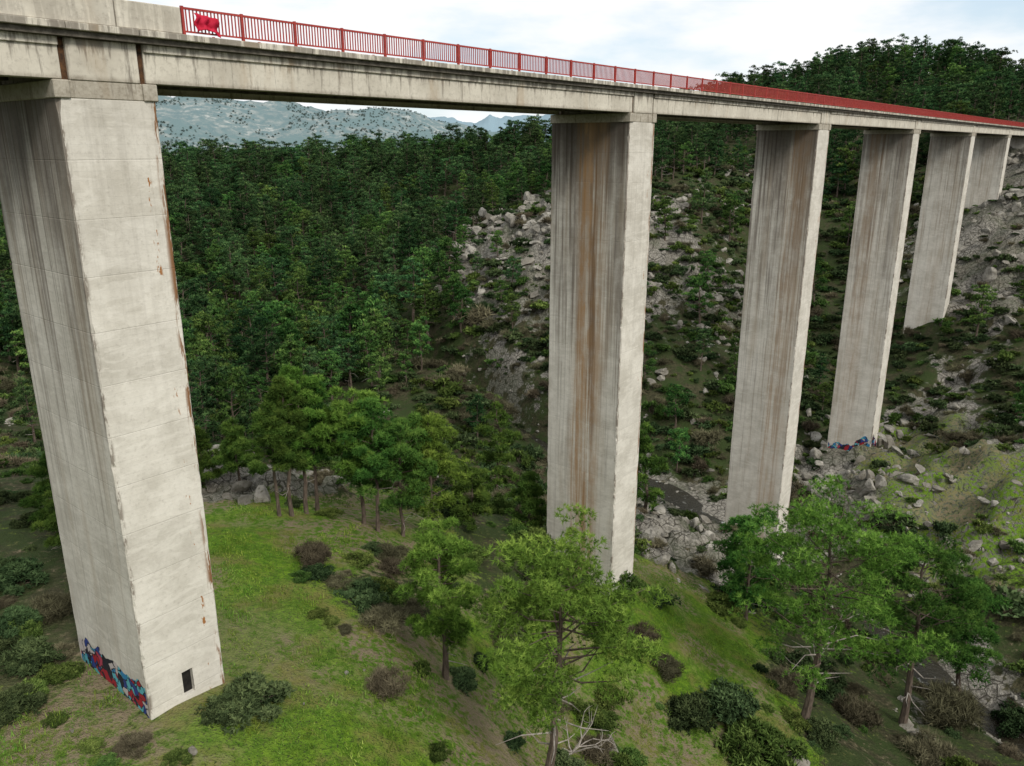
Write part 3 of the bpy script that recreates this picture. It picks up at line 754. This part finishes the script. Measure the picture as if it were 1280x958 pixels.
# ------------------------------------------------------------------ shrubs
sh = [shrub('s', M_oak, 11, 18, 4, .26, .16) for i in range(3)]+[shrub('s', M_bushg, 10, 16, 4, .26, .14) for i in range(2)]+[shrub('s', M_brown, 9, 18, 5, .4, .05, .8, .7) for i in range(2)]
lib_sh = library('scrub_library', sh)
near_v = [shrub('holm_oak_bush', M_oak, 26, 50, 6, .13, .065) for i in range(3)]+[shrub('green_bush', M_bushg, 26, 50, 6, .13, .055) for i in range(3)]+[shrub('dry_bush', M_brown, 22, 45, 6, .26, .022, .8, .8) for i in range(3)]
nearsh = {'o': near_v[:3], 'g': near_v[3:6], 'b': near_v[6:]}
lib_nsh = library('near_scrub_library', near_v)
x, y = cand(1.9, 24, 290, 45)
c_ = cover(x, y); dS, _ = polyd(x, y, ST)
pr_ = c_[:, 1]*.95*(.45+1.1*ss(.35, .6, fbm(x/7, y/7, 3, 91)))+c_[:, 0]*.12-.5*c_[:, 3]
pr_ = np.where(np.hypot(x, y) < 75, pr_*.6, pr_)
k_ = (R.rand(len(x)) < pr_) & clear(x, y, .6, -30) & (dS > 2.6)
k_ &= ~((np.hypot(x, y) > 190) & (R.rand(len(x)) < .3))
x, y, c_, dS = x[k_], y[k_], c_[k_], dS[k_]
z = H(x, y, c_)-.1
nS = len(x)
rr = np.hypot(x, y)
sc = (.4+1.25*R.rand(len(x))**1.7)*(1+.5*ss(90, 250, rr))
sc *= 1+.9*(R.rand(len(x)) < .3)*np.exp(-(dS/24)**2)*(dS > 5)
sc = np.where(rr < 60, np.minimum(sc, 1.25), sc)
nearm = rr < 75
br_ = R.rand(len(x)) < .17+.25*np.exp(-(dS/15)**2)
ar = np.where(br_, R.randint(5, 7, len(x)), R.randint(0, 5, len(x)))
arn = np.where(br_, R.randint(6, 9, len(x)), np.where(R.rand(len(x)) < .5, R.randint(0, 3, len(x)), R.randint(3, 6, len(x))))
S3 = np.stack([sc*(.9+.4*R.rand(len(x))), sc*(.9+.4*R.rand(len(x))), sc*(.7+.6*R.rand(len(x)))], 1); R3 = np.stack([sc*0, sc*0, R.rand(len(x))*6.28], 1); P3 = np.stack([x, y, z], 1)
scatter('scrub_vegetation', P3[~nearm], S3[~nearm], R3[~nearm], lib_sh, ar[~nearm])
scatter('undergrowth', P3[nearm], S3[nearm], R3[nearm], lib_nsh, arn[nearm])
# hand-placed shrubs
for px, py, wpx, kind, asp in [(310,880,105,'o',.7),(275,893,60,'o',.6),(340,872,50,'o',.8),(484,862,58,'b',1.3),(525,838,30,'g',1),(549,945,40,'g',1.2),(778,745,62,'g',1.3),
                          (822,752,52,'o',.8),(860,900,80,'o',1),(905,890,90,'o',1),(948,952,120,'g',1),(800,800,50,'b',1),(640,930,40,'o',1),(740,945,60,'b',1),
                          (760,880,60,'g',.9),(690,880,50,'b',.9),(30,875,70,'g',.7),(170,935,60,'b',.6),(410,645,30,'g',.9),(470,690,40,'o',.8),
                          (375,722,34,'g',.6),(395,718,44,'o',.7),(420,728,40,'b',.7),(445,735,46,'o',.6),(470,742,50,'g',.6),(490,752,40,'g',.6),(515,762,50,'b',.7),(430,745,30,'o',.6),
                          (395,770,32,'g',.5),(412,778,30,'g',.5),(430,788,22,'b',.5),(540,772,40,'o',.7),(40,830,90,'o',.9),(15,790,80,'o',1.),(75,845,60,'g',.8),(60,770,70,'b',.9),(20,730,80,'o',.9),
                          (1010,850,80,'o',1),(1070,900,70,'b',1),(1160,945,70,'b',1),(1270,910,70,'o',1),(980,860,60,'b',1),(830,840,50,'b',.9),(600,830,40,'o',.8),
                          (625,800,40,'b',.8),(700,960,60,'o',.7),(780,950,60,'g',.7),(110,935,50,'g',.4),(70,900,44,'g',.5),(220,950,44,'g',.5),(130,955,40,'g',.4)]:
    x, y, z = hit(px, py, HH); r_ = wpx/870*y/2
    me = random.choice(nearsh[kind]); nm_ = {'o': 'holm_oak_bush', 'g': 'green_bush', 'b': 'dry_bush'}[kind]
    o = obj(nm_, me, (x, y, z-.1*r_), random.random()*6.28); o.scale = (r_*(.85+.3*random.random()), r_, r_*asp)

# ------------------------------------------------------------------ rocks
lib_rk = library('boulder_library', [rockmesh('boulder', i+1, 2, 1+(i % 3)) for i in range(9)])
x, y = cand(1.7, 40, 290, 45)
c_ = cover(x, y); dS, _ = polyd(x, y, ST)
cl = ss(.43, .57, fbm(x/12, y/12, 4, 191))
k_ = (R.rand(len(x)) < (np.clip(c_[:, 2]-.1, 0, 1)*.8*(.2+1.4*cl)+.45*np.exp(-((dS-2.8)/1.8)**2)*(np.hypot(x,y)<150))) & clear(x, y, .5, -60)
x, y, c_, dS = x[k_], y[k_], c_[k_], dS[k_]
z = H(x, y, c_)-.12
nR = len(x)
sc = .2+1.9*R.rand(len(x))**2.8; sc = np.where(dS < 6, .2+.5*R.rand(len(x))**2, sc)*(1+.4*ss(120, 250, np.hypot(x, y)))
scatter('boulders', np.stack([x, y, z], 1), np.stack([sc*(.8+.7*R.rand(len(x))), sc*(.8+.7*R.rand(len(x))), sc*(.6+.9*R.rand(len(x)))], 1), np.stack([R.randn(len(x))*.3, R.randn(len(x))*.3, R.rand(len(x))*6.28], 1), lib_rk)
for px, py, wpx in [(241,940,14),(828,703,26),(840,712,16),(90,915,8),(560,760,8),(300,612,30),(320,600,22),(285,622,14),(545,722,10),(1190,600,14),(433,842,7),(455,838,6),(380,880,5)]:
    x, y, z = hit(px, py, HH); r_ = wpx/880*y/2
    o = obj('granite_boulder', lib_rk.objects[random.choice((0, 3, 6))].data, (x, y, z+.2*r_), random.random()*6); o.scale = (r_*1.3, r_*1.3, r_*1.6)

# ------------------------------------------------------------------ grass
def grasspatch(dry=0):
    g = Geo(); n_ = 70
    c0 = (R.rand(n_, 3)-.5)*np.array([.9, .9, 0]); d_ = unit(R.randn(n_, 3)*.45+np.array([0, 0, 1.]))
    g.blades(c0, d_, .07+.10*R.rand(n_), .028, np.clip(.25+.6*R.rand(n_)+dry, 0, 1), 0); return g.mesh('grass', [M_grassb])
lib_g = library('grass_library', [grasspatch(), grasspatch(), grasspatch(.2), grasspatch(.1)])
x, y = cand(.75, 20, 85, 42)
c_ = cover(x, y)
k_ = (R.rand(len(x)) < (c_[:, 3]-.25)*1.1*(.1+1.4*ss(.38, .62, fbm(x/2.5, y/2.5, 3, 12)))) & (polyd(x, y, PATH)[0] > .5) & clear(x, y, .3)
x, y, c_ = x[k_], y[k_], c_[k_]; z = H(x, y, c_)
nG = len(x)
sc = .7+1.1*R.rand(len(x))**2
scatter('grass', np.stack([x, y, z], 1), np.stack([sc, sc, sc*(.6+1.2*R.rand(len(x)))], 1), np.stack([sc*0, sc*0, R.rand(len(x))*6.28], 1), lib_g)

# dead fallen branches beside the near pine
g = Geo(); x0, y0, z0 = hit(715, 945, HH)
for i in range(9):
    a_ = R.rand()*6.28; p = np.array([0, 0, .2]); pts = [p]
    dr = np.array([math.cos(a_), math.sin(a_), .25+.5*R.rand()])
    for j in range(5):
        dr = unit(dr+R.randn(3)*.28); p = p+dr*.5; pts.append(p)
        if j > 1:
            e = p+unit(dr+R.randn(3)*.8)*.7; g.tube([p, (p+e)/2+R.randn(3)*.05, e], [.025, .016, .006], 4, 0)
    g.tube(pts, np.linspace(.06, .012, 6), 5, 0)
obj('dead_branches', g.mesh('dead_branches', [M_dead]), (x0, y0, z0))
print('COUNTS forest', nF, 'shrub', nS, 'rock', nR, 'grass', nG)

# ------------------------------------------------------------------ sky, sun, camera
sv = Vector((.42, -.62, .66)).normalized()
w = bpy.data.worlds.new('World'); scene.world = w; w.use_nodes = True
nt = w.node_tree; bg = nt.nodes['Background']
sky = nt.nodes.new('ShaderNodeTexSky'); sky.sky_type = 'NISHITA'; sky.sun_disc = False
sky.sun_elevation = math.asin(sv.z); sky.sun_rotation = math.atan2(sv.x, sv.y)
tc = nt.nodes.new('ShaderNodeTexCoord'); mp = nt.nodes.new('ShaderNodeMapping'); mp.inputs['Scale'].default_value = (1, 1, 3.2)
nz = nt.nodes.new('ShaderNodeTexNoise'); nz.inputs['Scale'].default_value = 2.6; nz.inputs['Detail'].default_value = 6; nz.inputs['Roughness'].default_value = .55
rp = nt.nodes.new('ShaderNodeMapRange'); rp.interpolation_type = 'SMOOTHSTEP'; rp.inputs[1].default_value = .34; rp.inputs[2].default_value = .53
mx = nt.nodes.new('ShaderNodeMix'); mx.data_type = 'RGBA'; mx.inputs[7].default_value = (8.3, 8.35, 8.45, 1)
lt = nt.nodes.new('ShaderNodeMix'); lt.data_type = 'RGBA'; lt.inputs[0].default_value = .6; lt.inputs[7].default_value = (6.6, 7.8, 8.7, 1)
l = nt.links
l.new(tc.outputs['Generated'], mp.inputs[0]); l.new(mp.outputs[0], nz.inputs['Vector']); l.new(nz.outputs[0], rp.inputs[0])
l.new(sky.outputs[0], lt.inputs[6]); l.new(rp.outputs[0], mx.inputs[0]); l.new(lt.outputs[2], mx.inputs[6]); l.new(mx.outputs[2], bg.inputs[0])
bg.inputs[1].default_value = .125
sd = bpy.data.lights.new('sun', 'SUN'); sd.energy = 2.8; sd.angle = math.radians(16); sd.color = (1, .965, .90)
so = bpy.data.objects.new('sun', sd); scene.collection.objects.link(so); so.rotation_euler = sv.to_track_quat('Z', 'Y').to_euler()
cd = bpy.data.cameras.new('camera'); cam = bpy.data.objects.new('camera', cd); scene.collection.objects.link(cam)
cd.sensor_width = 36; cd.lens = F/1280*36; cd.clip_end = 20000; cd.clip_start = .5
cam.rotation_euler = (math.pi/2-P, 0, 0)
scene.camera = cam
